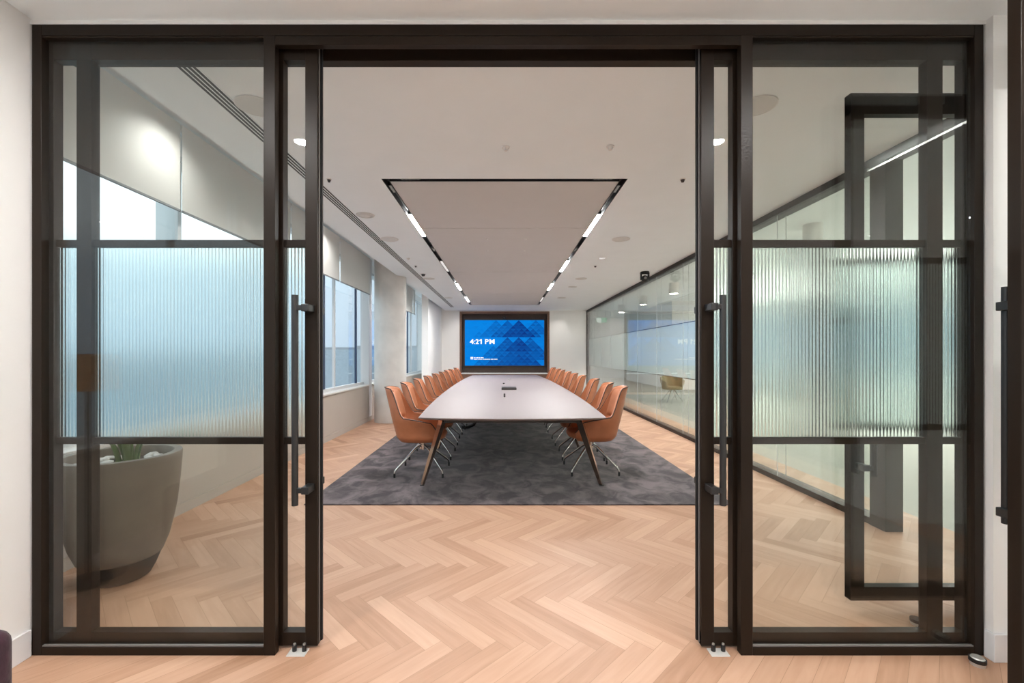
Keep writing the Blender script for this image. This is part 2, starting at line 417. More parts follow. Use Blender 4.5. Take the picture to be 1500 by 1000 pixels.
# discs in the ceiling
def speaker(x, y, label, r=0.125):
    t = empty('ceiling_speaker', (x, y, CEIL), label, 'ceiling speaker', 'round ceiling speakers')
    obj('rim', lathe(BM(), [(r, CEIL - 0.001), (r, CEIL - 0.007), (r - 0.006, CEIL - 0.008), (r - 0.006, CEIL - 0.001)], x, y), M['white'], t)
    obj('grille', cyl(BM(), x, y, CEIL - 0.006, CEIL - 0.001, r - 0.006, n=40), M['grille'], t)
for i, y in enumerate((2.86, 6.17, 9.4, 12.6)):
    speaker(-1.6, y, '%s round speaker from the doorway in the ceiling margin on the window side' % ordinal[i])
    speaker(1.62, y, '%s round speaker from the doorway in the ceiling margin on the glass wall side' % ordinal[i])
def vent_disc(x, y, label, r=0.105):
    t = empty('ceiling_vent', (x, y, CEIL), label, 'ceiling vent')
    obj('rim', lathe(BM(), [(r, CEIL - 0.001), (r * 0.95, CEIL - 0.010), (r * 0.8, CEIL - 0.012), (r * 0.75, CEIL - 0.001)], x, y), M['grille'], t)
    obj('dome', cyl(BM(), x, y, CEIL - 0.014, CEIL - 0.001, r * 0.55, r * 0.7, n=30), M['grille'], t)
vent_disc(PX(535, 5.1), 5.1, 'grey round ceiling vent between the air diffuser and the lit channel')
vent_disc(1.62, 10.55, 'grey round ceiling vent beyond the second bright bar on the glass wall side')
def detector(px, py, label, r, dark=False, h=0.03):
    y = F * (CEIL - H) / (CY - py); x = PX(px, y)
    t = empty('smoke_detector' if r > 0.035 else 'sprinkler_head', (x, y, CEIL), label, 'smoke detector' if r > 0.035 else 'sprinkler')
    obj('base_plate', cyl(BM(), x, y, CEIL - 0.008, CEIL - 0.0005, r), M['white'], t)
    obj('sensor', cyl(BM(), x, y, CEIL - h, CEIL - 0.008, r * 0.45, r * 0.75), M['graphite' if dark else 'white'], t)
detector(741, 215, 'small white sprinkler in the ceiling centre in front of the raft', 0.030)
detector(894, 214, 'small white sprinkler in the ceiling in front of the raft on the glass wall side', 0.030)
detector(482, 262, 'small dark-tipped sprinkler beside the air diffuser near the opening', 0.022, True)
detector(1000, 262, 'small dark-tipped sprinkler near the door leaf on the glass wall side', 0.026, True)
detector(620, 401, 'dark smoke detector in the ceiling on the window side beyond the column', 0.055, True, 0.045)
detector(609, 389, 'small dark sprinkler just before the dark smoke detector', 0.026, True)
detector(872, 389, 'small dark sprinkler in the ceiling on the glass wall side by the lit square', 0.03, True)
detector(598, 378, 'faint white sprinkler beside the air diffuser at the concrete column', 0.028)
y = F * 1.6 / (CY - 378); x = PX(882, y)
t = empty('square_downlight', (x, y, CEIL), 'small lit square downlight in the ceiling on the glass wall side', 'ceiling light')
obj('frame', bx(x - 0.06, x + 0.06, y - 0.06, y + 0.06, CEIL - 0.004, CEIL - 0.0005), M['white'], t)
obj('lens', bx(x - 0.045, x + 0.045, y - 0.045, y + 0.045, CEIL - 0.006, CEIL - 0.004), M['lightdim'], t)
for px, py, lab in ((714, 367, 'near pin sensor on the raft toward the windows'), (768, 367, 'near pin sensor on the raft toward the glass wall'),
                    (713, 350, 'pin sensor just past the first raft seam toward the windows'), (770, 350, 'pin sensor just past the first raft seam toward the glass wall')):
    y = F * (CEIL + 0.004 - H) / (CY - py); x = PX(px, y)
    o = obj('pin_sensor', lathe(BM(), [(0.016, CEIL + 0.0035), (0.016, CEIL - 0.002), (0.008, CEIL - 0.006)], x, y, 12), M['white']); tag(o, lab + ' board', 'sensor')

# black camera under the ceiling by the glass wall
y = 8.63; x = PX(944.5, y)
t = empty('ptz_camera', (x, y, CEIL), 'black dome video camera hanging from the ceiling beside the glass wall', 'camera')
obj('mount_plate', cyl(BM(), x, y, CEIL - 0.02, CEIL - 0.0005, 0.085), M['black'], t)
obj('yoke', box(box(box(BM(), x - 0.085, x - 0.06, y - 0.03, y + 0.03, CEIL - 0.16, CEIL - 0.02, 0.006), x + 0.06, x + 0.085, y - 0.03, y + 0.03, CEIL - 0.16, CEIL - 0.02, 0.006), x - 0.085, x + 0.085, y - 0.035, y + 0.035, CEIL - 0.045, CEIL - 0.018, 0.004), M['black'], t)
bm = BM(); r_ = bmesh.ops.create_uvsphere(bm, u_segments=24, v_segments=16, radius=0.068); bmesh.ops.translate(bm, vec=(x, y, CEIL - 0.135), verts=r_['verts'])
hd = obj('camera_head', bm, M['black'], t, smooth=True)
bm = BM(); r_ = bmesh.ops.create_cone(bm, cap_ends=True, segments=20, radius1=0.030, radius2=0.026, depth=0.02)
bmesh.ops.rotate(bm, cent=(0, 0, 0), matrix=Matrix.Rotation(PI / 2, 3, 'X'), verts=r_['verts']); bmesh.ops.translate(bm, vec=(x - 0.01, y - 0.068, CEIL - 0.13), verts=r_['verts'])
obj('lens', bm, M['chrome'], hd)

# walls ------------------------------------------------------------
wb = struct('wall_back', bx(-3.2, PX(673.4, YF), YF, YF + 0.25, 0, CEIL + 0.2), M['wall'])
struct('wall_panel', bx(PX(804.8, YF), XR + 0.1, YF, YF + 0.25, 0, CEIL + 0.2), M['wall'], wb)
struct('wall_panel', bx(PX(673.4, YF), PX(804.8, YF), YF, YF + 0.25, PZ(456.2, YF), CEIL + 0.2), M['wall'], wb)
struct('trim_1', bx(-2.31, -2.29, 13.4, YF, 0, 0.12), M['skirt'])
# left wall under the windows, with the sill
SILL = 0.77
def facade(y0, y1, name_idx, mull_y, fins, sill_name):
    lw = struct('wall_left' if name_idx == 1 else 'wall_left_lobby', bx(-3.1, XL, y0, y1, 0, SILL - 0.03), M['sillwall'])
    struct('sill', bx(-3.1, XL + 0.03, y0, y1, SILL - 0.03, SILL, 0.004), M['sill'], lw)
    struct('lintel', bx(-3.2, -2.98, y0, y1, 3.2, 3.4), M['wall'], lw)
    w = empty('window_%d' % name_idx, (-3.0, (y0 + y1) / 2, SILL), kind='structure')
    fr = BM()
    box(fr, -3.03, -2.95, y0, y1, SILL, SILL + 0.05); box(fr, -3.03, -2.95, y0, y1, 3.15, 3.2)
    obj('frame', fr, M['mull'], w)
    for my in mull_y: obj('mullion', bx(-3.01, -2.965, my - 0.022, my + 0.022, SILL + 0.05, 3.15), M['mull'], w)
    for my in fins: obj('fin', bx(-3.23, -3.04, my - 0.012, my + 0.012, SILL, 3.2), M['mull'], w)
    ed = [y0] + list(mull_y) + [y1]
    for a, b in zip(ed[:-1], ed[1:]):
        obj('pane', bx(-3.0, -2.99, a + 0.028, b - 0.028, SILL + 0.05, 3.15), M['winglass'], w)
    return lw
facade(2.11, 9.3, 1, (4.05, 5.9, 7.76), (4.12,), 'sill')
for my in (7.28, 8.86, 13.6):
    bm = bx(-2.985, -2.955, my - 0.03, my + 0.03, SILL + 0.05, 3.15)
    wpar = bpy.data.objects['window_1']
    obj('casement_edge', bm, M['fin'], wpar)
facade(9.5, YF, 2, (11.4, 14.15, 15.2), (), 'sill')
facade(-3.0, 1.90, 3, (0.2, -1.5), (), 'sill')
struct('wall_left_pier', bx(-3.02, XL, 9.3, 9.5, 0, 3.4), M['mull'])
struct('wall_left_return', bx(-2.51, -2.31, 13.45, YF, 0, CEIL + 0.4), M['wall'])
struct('baseboard_left', bx(XL, XL + 0.012, 2.11, 13.7, 0, 0.09), M['sillwall'])
# nib walls beside the partition
pl = struct('wall_front_pier', bx(-3.2, -2.205, 1.925, 2.13, 0, 3.4), M['wall'])
obj('baseboard', box(bx(-2.205, -2.192, 1.92, 2.058, 0, 0.125, 0.003), -3.1, -2.192, 1.908, 1.925, 0, 0.125, 0.003), M['skirt'], pl)
NR = 2.232
pr = struct('wall_front_nib', bx(NR + 0.004, 3.25, 2.03, 2.19, 0, 3.4), M['wall'])
obj('baseboard', box(bx(NR - 0.002, 3.02, 2.012, 2.03, 0, 0.128, 0.003), NR - 0.010, NR + 0.004, 2.012, 2.058, 0, 0.128, 0.003), M['skirt'], pr)
struct('wall_front', bx(-2.205, NR + 0.004, 2.061, 2.23, 2.932, 3.4), M['wall'])
# lobby
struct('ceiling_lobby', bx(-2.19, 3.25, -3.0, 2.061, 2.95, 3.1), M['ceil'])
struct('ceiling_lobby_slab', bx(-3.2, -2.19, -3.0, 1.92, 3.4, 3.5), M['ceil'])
struct('wall_lobby_back', bx(-3.2, 12.2, -3.2, -3.0, 0, 3.5), M['wall'])
struct('wall_lobby_right', bx(3.2, 3.25, -3.0, 0.4, 0, 3.1), M['wall'])

# concrete column
colm = BM(); lathe(colm, [(0.325, 0.0), (0.325, 3.4)], -2.385, 9.28, 64)
o = struct('column', colm, M['conc'], smooth=True)
tag(o, 'round raw concrete column standing between the windows behind the tan chairs', 'column')

# roller blinds
BZ = 2.61
def blind(y0, y1, label):
    t = empty('roller_blind', (-2.76, (y0 + y1) / 2, BZ), label, 'roller blind', 'roller blinds on the windows')
    obj('fabric', bx(-2.762, -2.759, y0, y1, BZ + 0.02, 3.36), M['blind'], t)
    obj('bottom_bar', bx(-2.768, -2.753, y0, y1, BZ, BZ + 0.02, 0.003), M['blindbar'], t)
    obj('roller', tube(BM(), [(-2.79, y0, 3.34), (-2.79, y1, 3.34)], 0.028, 14), M['white'], t)
blind(2.16, 3.775, 'white roller blind nearest the planter, half lowered')
blind(3.80, 5.72, 'white roller blind second from the planter, half lowered')
blind(5.76, 7.42, 'white roller blind third from the planter, half lowered')
blind(7.47, 9.10, 'greyish roller blind just before the concrete column')
blind(9.66, 13.35, 'long roller blind beyond the concrete column')
blind(13.42, 13.72, 'narrow end strip of roller blind beside the white return wall')
blind(-2.9, -0.3, 'roller blind on the lobby window behind the viewpoint')
blind(-0.25, 1.84, 'roller blind on the lobby window next to the wall pier')

# ------------------------------------------------------------------ front partition (fixed frame and side panes)
part_ = empty('glazed_partition', (0, NIB, 0), 'dark bronze framed glass partition screen round the open boardroom doorway', 'glass partition')
Y0, Y1 = NIB, NIB + 0.037
def X0(px): return PX(px, NIB)
def Z0(py): return PZ(py, NIB)
TOP = Z0(35.5)
fz = lambda n, *a: obj(n, bx(*a, bev=0.0015, seg=1), M['frame'], part_)
fz('jamb', X0(46.5), X0(60.5), Y0, Y1, 0, TOP)
fz('jamb', X0(1427.5), X0(1441), Y0, Y1, 0, TOP)
fz('head_rail', X0(60.5), X0(1427.5), Y0, Y1, Z0(51.5), TOP)
fz('mullion', X0(385.8), X0(402.8), Y0, Y1, 0.0, Z0(51.5))
fz('mullion', X0(1085.6), X0(1103), Y0, Y1, 0.0, Z0(51.5))
fz('transom', X0(402.8), X0(1085.6), Y0, Y0 + 0.032, Z0(65.5), Z0(52.2))
fz('door_track', X0(60.5), X0(1427.5), NIB + 0.115, NIB + 0.165, 2.838, 2.93)
for a, b in ((60.5, 385.8), (1103, 1427.5)):
    fz('bottom_rail', X0(a), X0(b), Y0, Y1, 0, Z0(948))
    o = obj('bead', bx(X0(a), X0(b), Y0 + 0.004, Y0 + 0.016, Z0(947.6), Z0(946)), M['beadm'], part_); part(o, 'thin bright bead along the foot of the fixed pane')
    fz('glazing_bead', X0(a), X0(b), Y0 + 0.004, Y1, Z0(54), Z0(51.5))
    obj('pane', bx(X0(a), X0(b), Y0 + 0.018, Y0 + 0.028, Z0(948), Z0(52)), M['glass'], part_)

# ------------------------------------------------------------------ sliding door leaves
DY0, DY1 = 2.112, 2.157
DM = (DY0 + DY1) / 2
def fluted(bm, x0, x1, z0, z1, y0, y1, pitch=0.0165, amp=0.0030):
    n = int((x1 - x0) / pitch) * 8
    pts = []
    for i in range(n + 1):
        x = x0 + (x1 - x0) * i / n
        pts.append((x, y0 - amp * math.sin(PI * i / 8) ** 2))
    a = [bm.verts.new((x, y, z0)) for x, y in pts]; b = [bm.verts.new((x, y, z1)) for x, y in pts]
    c = [bm.verts.new((x0, y1, z0)), bm.verts.new((x1, y1, z0))]; d = [bm.verts.new((x0, y1, z1)), bm.verts.new((x1, y1, z1))]
    for i in range(n): bm.faces.new((a[i], a[i + 1], b[i + 1], b[i]))
    bm.faces.new((c[1], c[0], d[0], d[1]))
    bm.faces.new((a[0], b[0], d[0], c[0])); bm.faces.new((a[-1], c[1], d[1], b[-1]))
    bm.faces.new(a[::-1] + c); bm.faces.new(b + d[::-1])
    return bm
def door_leaf(root, X, y0, y1, zb, zt, uprights, outer, lead, handle_side=None, handle_dir=-1, seal=True):
    """X: -1 mirrors; uprights are (x0,x1) world ranges, the glass lies between them"""
    ym = (y0 + y1) / 2
    lo, hi = min(outer, lead), max(outer, lead)
    P = lambda n, *a: obj(n, bx(*a, bev=0.0012, seg=1), M['frame'], root)
    rt, rb = 2.80, 0.076
    if zt < 2.9: rt = zt - 0.115; rb = zb + 0.075
    P('top_rail', lo, hi, y0, y1, rt, zt); P('bottom_rail', lo, hi, y0, y1, zb, rb)
    for i, (a, b) in enumerate(uprights): P('stile', a, b, y0 - 0.0006, y1 + 0.0006, zb, zt)
    m1, m2 = (0.969, 1.002), (1.912, 1.947)
    P('mid_rail', lo + 0.01, hi - 0.01, ym - 0.012, ym + 0.012, *m1); P('mid_rail', lo + 0.01, hi - 0.01, ym - 0.012, ym + 0.012, *m2)
    us = sorted(uprights)
    obj('clear_pane', bx(lo + 0.02, hi - 0.02, ym - 0.004, ym + 0.004, rb, m1[0]), M['glass'], root)
    obj('clear_pane', bx(lo + 0.02, hi - 0.02, ym - 0.004, ym + 0.004, m2[1], rt), M['glass'], root)
    o = obj('fluted_pane', fluted(BM(), lo + 0.02, hi - 0.02, m1[1], m2[0], ym - 0.003, ym + 0.004), M['flute'], root, smooth=True)
    part(o, 'vertically fluted glass band')
    return root
L_up = [(PX(60, DY0), PX(79, DY0)), (PX(112, DY0), PX(134, DY0)), (PX(396, DY0), PX(415, DY0)), (PX(447, DY0), PX(465, DY0))]
R_up = [(PX(1412, DY0), PX(1430, DY0)), (PX(1358, DY0), PX(1381, DY0)), (PX(1073, DY0), PX(1094, DY0)), (PX(1027, DY0), PX(1046, DY0))]
d1 = empty('door_1', (-1.55, DM, 0), 'dark framed sliding glass door leaf slid open on the planter side of the doorway', 'sliding door', kind='structure')
door_leaf(d1, 1, DY0, DY1, 0.012, 2.91, L_up, L_up[0][0], L_up[3][1])
d2 = empty('door_2', (1.6, DM, 0), 'dark framed sliding glass door leaf slid open on the glass wall side of the doorway', 'sliding door', kind='structure')
door_leaf(d2, 1, DY0, DY1, 0.012, 2.91, R_up, R_up[0][1], R_up[3][0])
for d, xe, s in ((d1, L_up[3][1], 1), (d2, R_up[3][0], -1)):
    obj('edge_seal', bx(xe, xe + s * 0.004, DY0 + 0.016, DY0 + 0.021, 0.02, 2.9), M['beadm'], d)
    obj('edge_seal', bx(xe, xe + s * 0.010, DY1 - 0.014, DY1 - 0.002, 0.02, 2.9), M['seal'], d)
def pull_handle(d, xs, xb, y0, out, z0, z1, brz):
    """xs: stile x, xb: bar x, y0: face plane, out: signed offset along y"""
    h = obj('handle', tube(BM(), [(xb, y0 + out, z0), (xb, y0 + out, z1)], 0.0145, 16), M['handle'], d, smooth=True)
    for bz in brz:
        bm = BM()
        box(bm, min(xs, xb) , max(xs, xb), y0 + out - 0.010, y0 + out + 0.010, bz - 0.012, bz + 0.012, 0.002)
        box(bm, xs - 0.017, xs + 0.017, min(y0, y0 + out - 0.012 * (1 if out < 0 else -1)), max(y0, y0 + out - 0.012 * (1 if out < 0 else -1)), bz - 0.017, bz + 0.017, 0.003)
        obj('bracket', bm, M['handle'], h)
HY = DY0 - 0.06
pull_handle(d1, PX(456, DY0), PX(432, HY), DY0, -0.06, PZ(740, HY), PZ(432, HY), (PZ(450.5, HY), PZ(718, HY)))
pull_handle(d2, PX(1037, DY0), PX(1059, HY), DY0, -0.06, PZ(740, HY), PZ(432, HY), (PZ(449, HY), PZ(718, HY)))
pull_handle(d1, PX(456, DY0), PX(432, HY), DY1, 0.06, PZ(740, HY), PZ(432, HY), (PZ(450.5, HY), PZ(718, HY)))
pull_handle(d2, PX(1037, DY0), PX(1059, HY), DY1, 0.06, PZ(740, HY), PZ(432, HY), (PZ(449, HY), PZ(718, HY)))

# swing leaves of the glass walls (one inside the room, its twin in the lobby)
def swing_leaf(idx, y0, y1, x0, x1, zb, zt, label, hy, hdir):
    d = empty('door_%d' % idx, (x0, (y0 + y1) / 2, 0), label, 'door', kind='structure')
    door_leaf(d, 1, y0, y1, zb, zt, [(x0, x0 + 0.075), (x1 - 0.075, x1)], x1, x0)
    pull_handle(d, x0 + 0.04, x0 + (0.085 if hdir < 0 else 0.053), hy, hdir, 0.745, 1.66, (0.79, 1.585))
    return d
swing_leaf(3, 2.43, 2.475, PX(1237, 2.475), 2.995, 0.05, 2.83, 'dark framed glass door standing open behind the fixed pane by the glass wall', 2.43, -0.05)
swing_leaf(4, 1.62, 1.665, PX(1475.5, 1.665), 2.98, 0.03, 2.86, 'dark framed glass door leaf edge in the lobby at the picture edge by the door stop', 1.665, 0.05)

# floor guides under the leaves, and the door stop
for px, lab in ((440, 'small steel floor guide under the sliding leaf on the planter side'), (1050, 'small steel floor guide under the sliding leaf on the glass wall side')):
    x = PX(px, 2.1)
    t = empty('floor_guide', (x, 2.085, 0), lab, 'door guide', 'floor guides of the sliding doors')
    obj('plate', bx(x - 0.045, x + 0.040, 2.052, 2.108, 0.0, 0.005, 0.001), M['zinc'], t)
    for dx in (-0.022, 0.024):
        r = obj('roller', cyl(BM(), x + dx, 2.088, 0.005, 0.034, 0.010, n=16), M['seal'], t)
        obj('pin', cyl(BM(), x + dx, 2.088, 0.034, 0.040, 0.006, n=12), M['steel'], r)
x, y = PX(1432, 2.0), 2.0
t = empty('door_stop', (x, y, 0), 'round steel door stop with black rubber ring on the oak floor', 'door stop')
obj('base', cyl(BM(), x, y, 0, 0.016, 0.026), M['steel'], t)
obj('rubber_ring', cyl(BM(), x, y, 0.016, 0.032, 0.030), M['seal'], t)
obj('cap', cyl(BM(), x, y, 0.032, 0.037, 0.025, 0.022), M['steel'], t)
x, y = PX(1352, 2.42), 2.40
t = empty('floor_stop', (PX(1343, 2.3), 2.3, 0), 'small dark floor stop behind the fixed pane below the open swing door', 'door stop')
xx = PX(1343, 2.3)
obj('base', cyl(BM(), xx, 2.3, 0, 0.015, 0.026), M['steel'], t); obj('rubber_ring', cyl(BM(), xx, 2.3, 0.015, 0.03, 0.029), M['seal'], t)

# ------------------------------------------------------------------ right glass wall
wr = empty('wall_right', (XR, 9, 0), kind='structure')
JT = 3.57
def rail(n, *a): return obj(n, bx(*a), M['frame'], wr)
rail('top_rail', XR - 0.02, XR + 0.13, 2.19, YF, 2.935, CEIL + 0.02)
rail('bottom_rail', XR - 0.012, XR + 0.12, JT, YF, 0, 0.055)
rail('post', XR - 0.02, XR + 0.12, JT - 0.075, JT + 0.075, 0, 2.935)
rail('post', XR - 0.01, XR + 0.11, YF - 0.03, YF, 0, 2.935)
rail('post', XR - 0.02, XR + 0.12, 2.19, 2.26, 0, 2.935)
joints = [JT + 0.075, 4.92, 6.22, 7.52, 8.82, 10.09, 11.35, 12.63, 13.9, 15.15, YF - 0.03]
for a, b in zip(joints[:-1], joints[1:]):
    for xx in (XR, XR + 0.095):
        g0 = 0.003
        o = obj('glass_pane', bx(xx, xx + 0.010, a + g0, b - g0, 0.055, 2.935), M['wallglass'], wr)
    obj('frosted_film', bx(XR + 0.085, XR + 0.088, a + g0, b - g0, 0.985, 1.94), M['frost'], wr)
    if b < YF - 0.1:
        for xx in (XR + 0.002, XR + 0.097): obj('joint', bx(xx, xx + 0.006, b - 0.003, b + 0.003, 0.055, 2.935), M['mull'], wr)
fr = BM()
for z in (0.985, 1.94): box(fr, XR + 0.083, XR + 0.090, JT + 0.075, YF - 0.03, z - 0.006, z + 0.006)
obj('film_edge', fr, M['frame'], wr)

# corridor / office beyond the glass wall
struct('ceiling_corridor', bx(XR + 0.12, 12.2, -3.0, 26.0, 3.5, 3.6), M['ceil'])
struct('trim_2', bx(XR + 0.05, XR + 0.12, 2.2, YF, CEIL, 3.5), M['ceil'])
struct('wall_corridor_end', bx(XR, 12.2, 26.0, 26.2, 0, 3.5), M['wall'])
struct('wall_corridor_near', bx(3.25, 12.2, 0.4, 0.5, 0, 3.5), M['wall'])
wo = struct('wall_corridor_far', bx(12.0, 12.2, 0.5, 26, 0, 0.8), M['wall'])
struct('wall_panel', bx(12.0, 12.2, 0.5, 26, 2.7, 3.5), M['wall'], wo)
w4 = empty('window_4', (12, 13, 0.8), kind='structure')
for k in range(11): obj('mullion', bx(11.98, 12.1, 1.0 + k * 2.4, 1.1 + k * 2.4, 0.8, 2.7), M['frame'], w4)
obj('transom', bx(11.98, 12.1, 0.5, 26, 2.25, 2.32), M['frame'], w4)
obj('pane', bx(12.05, 12.06, 0.5, 26, 0.8, 2.7), M['winglass'], w4)
struct('wall_corridor_core', bx(6.6, 8.2, 17.5, 24.0, 0, 3.5), M['wall'])
for i, y in enumerate((4.2, 7.2, 10.1, 13.1, 16.0, 19.0)):
    t = empty('cylinder_light', (5.0, y, 3.5), '%s white cylinder ceiling light in the corridor beyond the glass wall' % ordinal[i], 'ceiling light', 'cylinder lights in the corridor')
    obj('can', lathe(BM(), [(0.14, 3.5), (0.14, 3.18), (0.125, 3.18), (0.12, 3.21)], 5.0, y, 36, cap1=True), M['white'], t, smooth=True)
    obj('lens', cyl(BM(), 5.0, y, 3.195, 3.205, 0.118, n=32), M['cyllamp'], t)
for i, xq in enumerate((8.4, 9.6, 10.8)):
    for k, yq in enumerate((4.0, 8.5, 13.0)):
        t = empty('office_light', (xq, yq, 3.3), 'long suspended office light, %s row and %s along, beyond the glass wall' % (ordinal[i], ordinal[k]), 'ceiling light', 'linear lights in the office')
        obj('body', bx(xq - 0.06, xq + 0.06, yq - 1.9, yq + 1.9, 3.26, 3.5), M['white'], t)
        obj('diffuser', bx(xq - 0.05, xq + 0.05, yq - 1.9, yq + 1.9, 3.25, 3.26), M['tube'], t)
t = empty('exit_sign', (4.6, 21.5, 3.1), 'small lit green and white exit sign hanging beyond the far end of the glass wall', 'exit sign')
obj('panel', bx(4.45, 4.95, 21.5, 21.53, 2.93, 3.17), M['sign'], t); obj('pictogram', bx(4.47, 4.68, 21.494, 21.499, 2.95, 3.15), M['signw'], t)
obj('hanger', box(bx(4.5, 4.51, 21.51, 21.52, 3.17, 3.5), 4.89, 4.90, 21.51, 21.52, 3.17, 3.5), M['black'], t)

# olive lounge chair in the corridor
def lounge_chair(x, y, label):
    t = empty('lounge_chair', (x, y, 0), label, 'lounge chair')
    bm = BM()
    rows = []
    for i in range(9):
        s = i / 8
        rows.append([])
        for k in range(25):
            a = math.radians(-135 + 270 * k / 24)
            r = 0.27 + 0.07 * math.sin(s * PI / 2)
            h = 0.36 + s * (0.20 + 0.20 * (0.5 + 0.5 * math.cos(a)))
            rows[-1].append(bm.verts.new((x + r * math.sin(a), y + r * math.cos(a), h)))
    grid_faces(bm, rows)
    o = obj('shell', bm, M['olive'], t, smooth=True); sm = o.modifiers.new('solid', 'SOLIDIFY'); sm.thickness = 0.04
    obj('seat', lathe(BM(), [(0.24, 0.36), (0.29, 0.38), (0.29, 0.44), (0.24, 0.46)], x, y, 32), M['olive'], t, smooth=True)
    for k in range(4):
        a = PI / 4 + k * PI / 2
        obj('leg', tube(BM(), [(x + 0.05 * math.cos(a), y + 0.05 * math.sin(a), 0.36), (x + 0.33 * math.cos(a), y + 0.33 * math.sin(a), 0.0)], 0.012), M['chrome'], t)
lounge_chair(4.95, 13.1, 'olive tub lounge chair with splayed metal legs beyond the glass wall')

# ------------------------------------------------------------------ screen wall
YS = YF
sx0, sx1 = PX(673.4, YS), PX(804.8, YS)
unit = empty('media_unit', ((sx0 + sx1) / 2, YS, 0), 'walnut framed media recess on the end wall holding the big screen', 'media unit')
fw = 0.075
ztop, zl = PZ(456.2, YS), PZ(546, YS)
obj('side_panel', bx(sx0, sx0 + fw, YS - 0.03, YS + 0.25, 0, ztop), M['wood'], unit)
obj('side_panel', bx(sx1 - fw, sx1, YS - 0.03, YS + 0.25, 0, ztop), M['wood'], unit)
obj('top_panel', bx(sx0 + fw, sx1 - fw, YS - 0.03, YS + 0.25, ztop - 0.08, ztop), M['wood'], unit)
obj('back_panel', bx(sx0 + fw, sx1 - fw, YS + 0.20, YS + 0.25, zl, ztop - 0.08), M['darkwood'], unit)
obj('front_panel', bx(sx0 + fw, sx1 - fw, YS - 0.02, YS + 0.02, 0, zl - 0.04), M['wood'], unit)
o = obj('ledge', bx(sx0 + 0.05, sx1 - 0.05, YS - 0.06, YS + 0.2, zl - 0.03, zl), M['ledge'], unit); part(o, 'white ledge')
# the screen itself
dx0, dx1 = PX(681, YS + 0.12), PX(797, YS + 0.12)
dz0, dz1 = PZ(535.3, YS + 0.12), PZ(468.8, YS + 0.12)
tv = empty('display_screen', ((dx0 + dx1) / 2, YS + 0.12, dz0), 'large wall screen showing 4:21 PM on blue triangles', 'screen')
obj('bezel', bx(dx0 - 0.04, dx1 + 0.04, YS + 0.125, YS + 0.20, dz0 - 0.045, dz1 + 0.035), M['black'], tv)
def screen_mesh():
    bm = BM(); lay = bm.loops.layers.float_color.new('tint')
    W, Hh = dx1 - dx0, dz1 - dz0
    rows = 16
    th = Hh / rows; tw = 2 * th; cols = int(W / tw) + 1
    rnd = random.Random(3)
    base_l, base_d = Vector((0.0, 0.25, 0.86)), Vector((0.003, 0.035, 0.24))
    peaks = [(11, 16, 6, 0.42), (15, 16, 6, 0.60), (19, 16, 6, 0.82), (25, 16, 5, 0.45), (5, 12, 2, 0.30), (15, 10, 5, 0.66), (19, 10, 5, 0.82),
             (23, 10, 8, 0.60), (10, 7, 7, 0.45), (16, 9, 9, 0.60), (19, 8, 8, 0.70), (24, 13, 3, 0.62), (8, 13, 3, 0.22)]
    def colour(u, v, up):
        x, z = u * W / th, v * Hh / th
        d = 0.0
        for ap, top, n, tone in peaks:
            if top - n <= z <= top and abs(x - ap) <= top - z: d = max(d, tone)
        if not up and d > 0: d -= 0.14
        d += 0.20 * max(0, u - 0.25) + rnd.uniform(-0.09, 0.09)
        return base_l.lerp(base_d, min(1, max(0, d)))
    for r in range(rows):
        for c in range(-1, cols * 2 + 1):
            # triangle strip: alternate up and down
            xa = (c - 1) * tw / 2; up = (c + r) % 2 == 0
            z0_, z1_ = r * th, (r + 1) * th
            tri = [(xa, z0_), (xa + tw, z0_), (xa + tw / 2, z1_)] if up else [(xa, z1_), (xa + tw / 2, z0_), (xa + tw, z1_)]
            cx_, cz_ = sum(p[0] for p in tri) / 3, sum(p[1] for p in tri) / 3
            vs = [bm.verts.new((dx0 + p[0], YS + 0.12, dz0 + p[1])) for p in tri]
            f = bm.faces.new(vs); k = colour(cx_ / W, cz_ / Hh, up)
            for lp in f.loops: lp[lay] = (*k, 1)
    for co, no in (((dx0, 0, 0), (-1, 0, 0)), ((dx1, 0, 0), (1, 0, 0))):
        bmesh.ops.bisect_plane(bm, geom=bm.verts[:] + bm.edges[:] + bm.faces[:], plane_co=co, plane_no=no, clear_outer=True)
    for f in bm.faces:
        f.normal_update()
        if f.normal.y > 0: f.normal_flip()
    return bm
obj('picture', screen_mesh(), M['screen'], tv, recalc=False)
gz0, gz1 = PZ(503.7, YS), PZ(496.3, YS)
clock = empty('clock_text', (PX(706, YS), YS + 0.115, gz0)); clock.parent = tv; clock.location = clock.location - world_loc(tv)
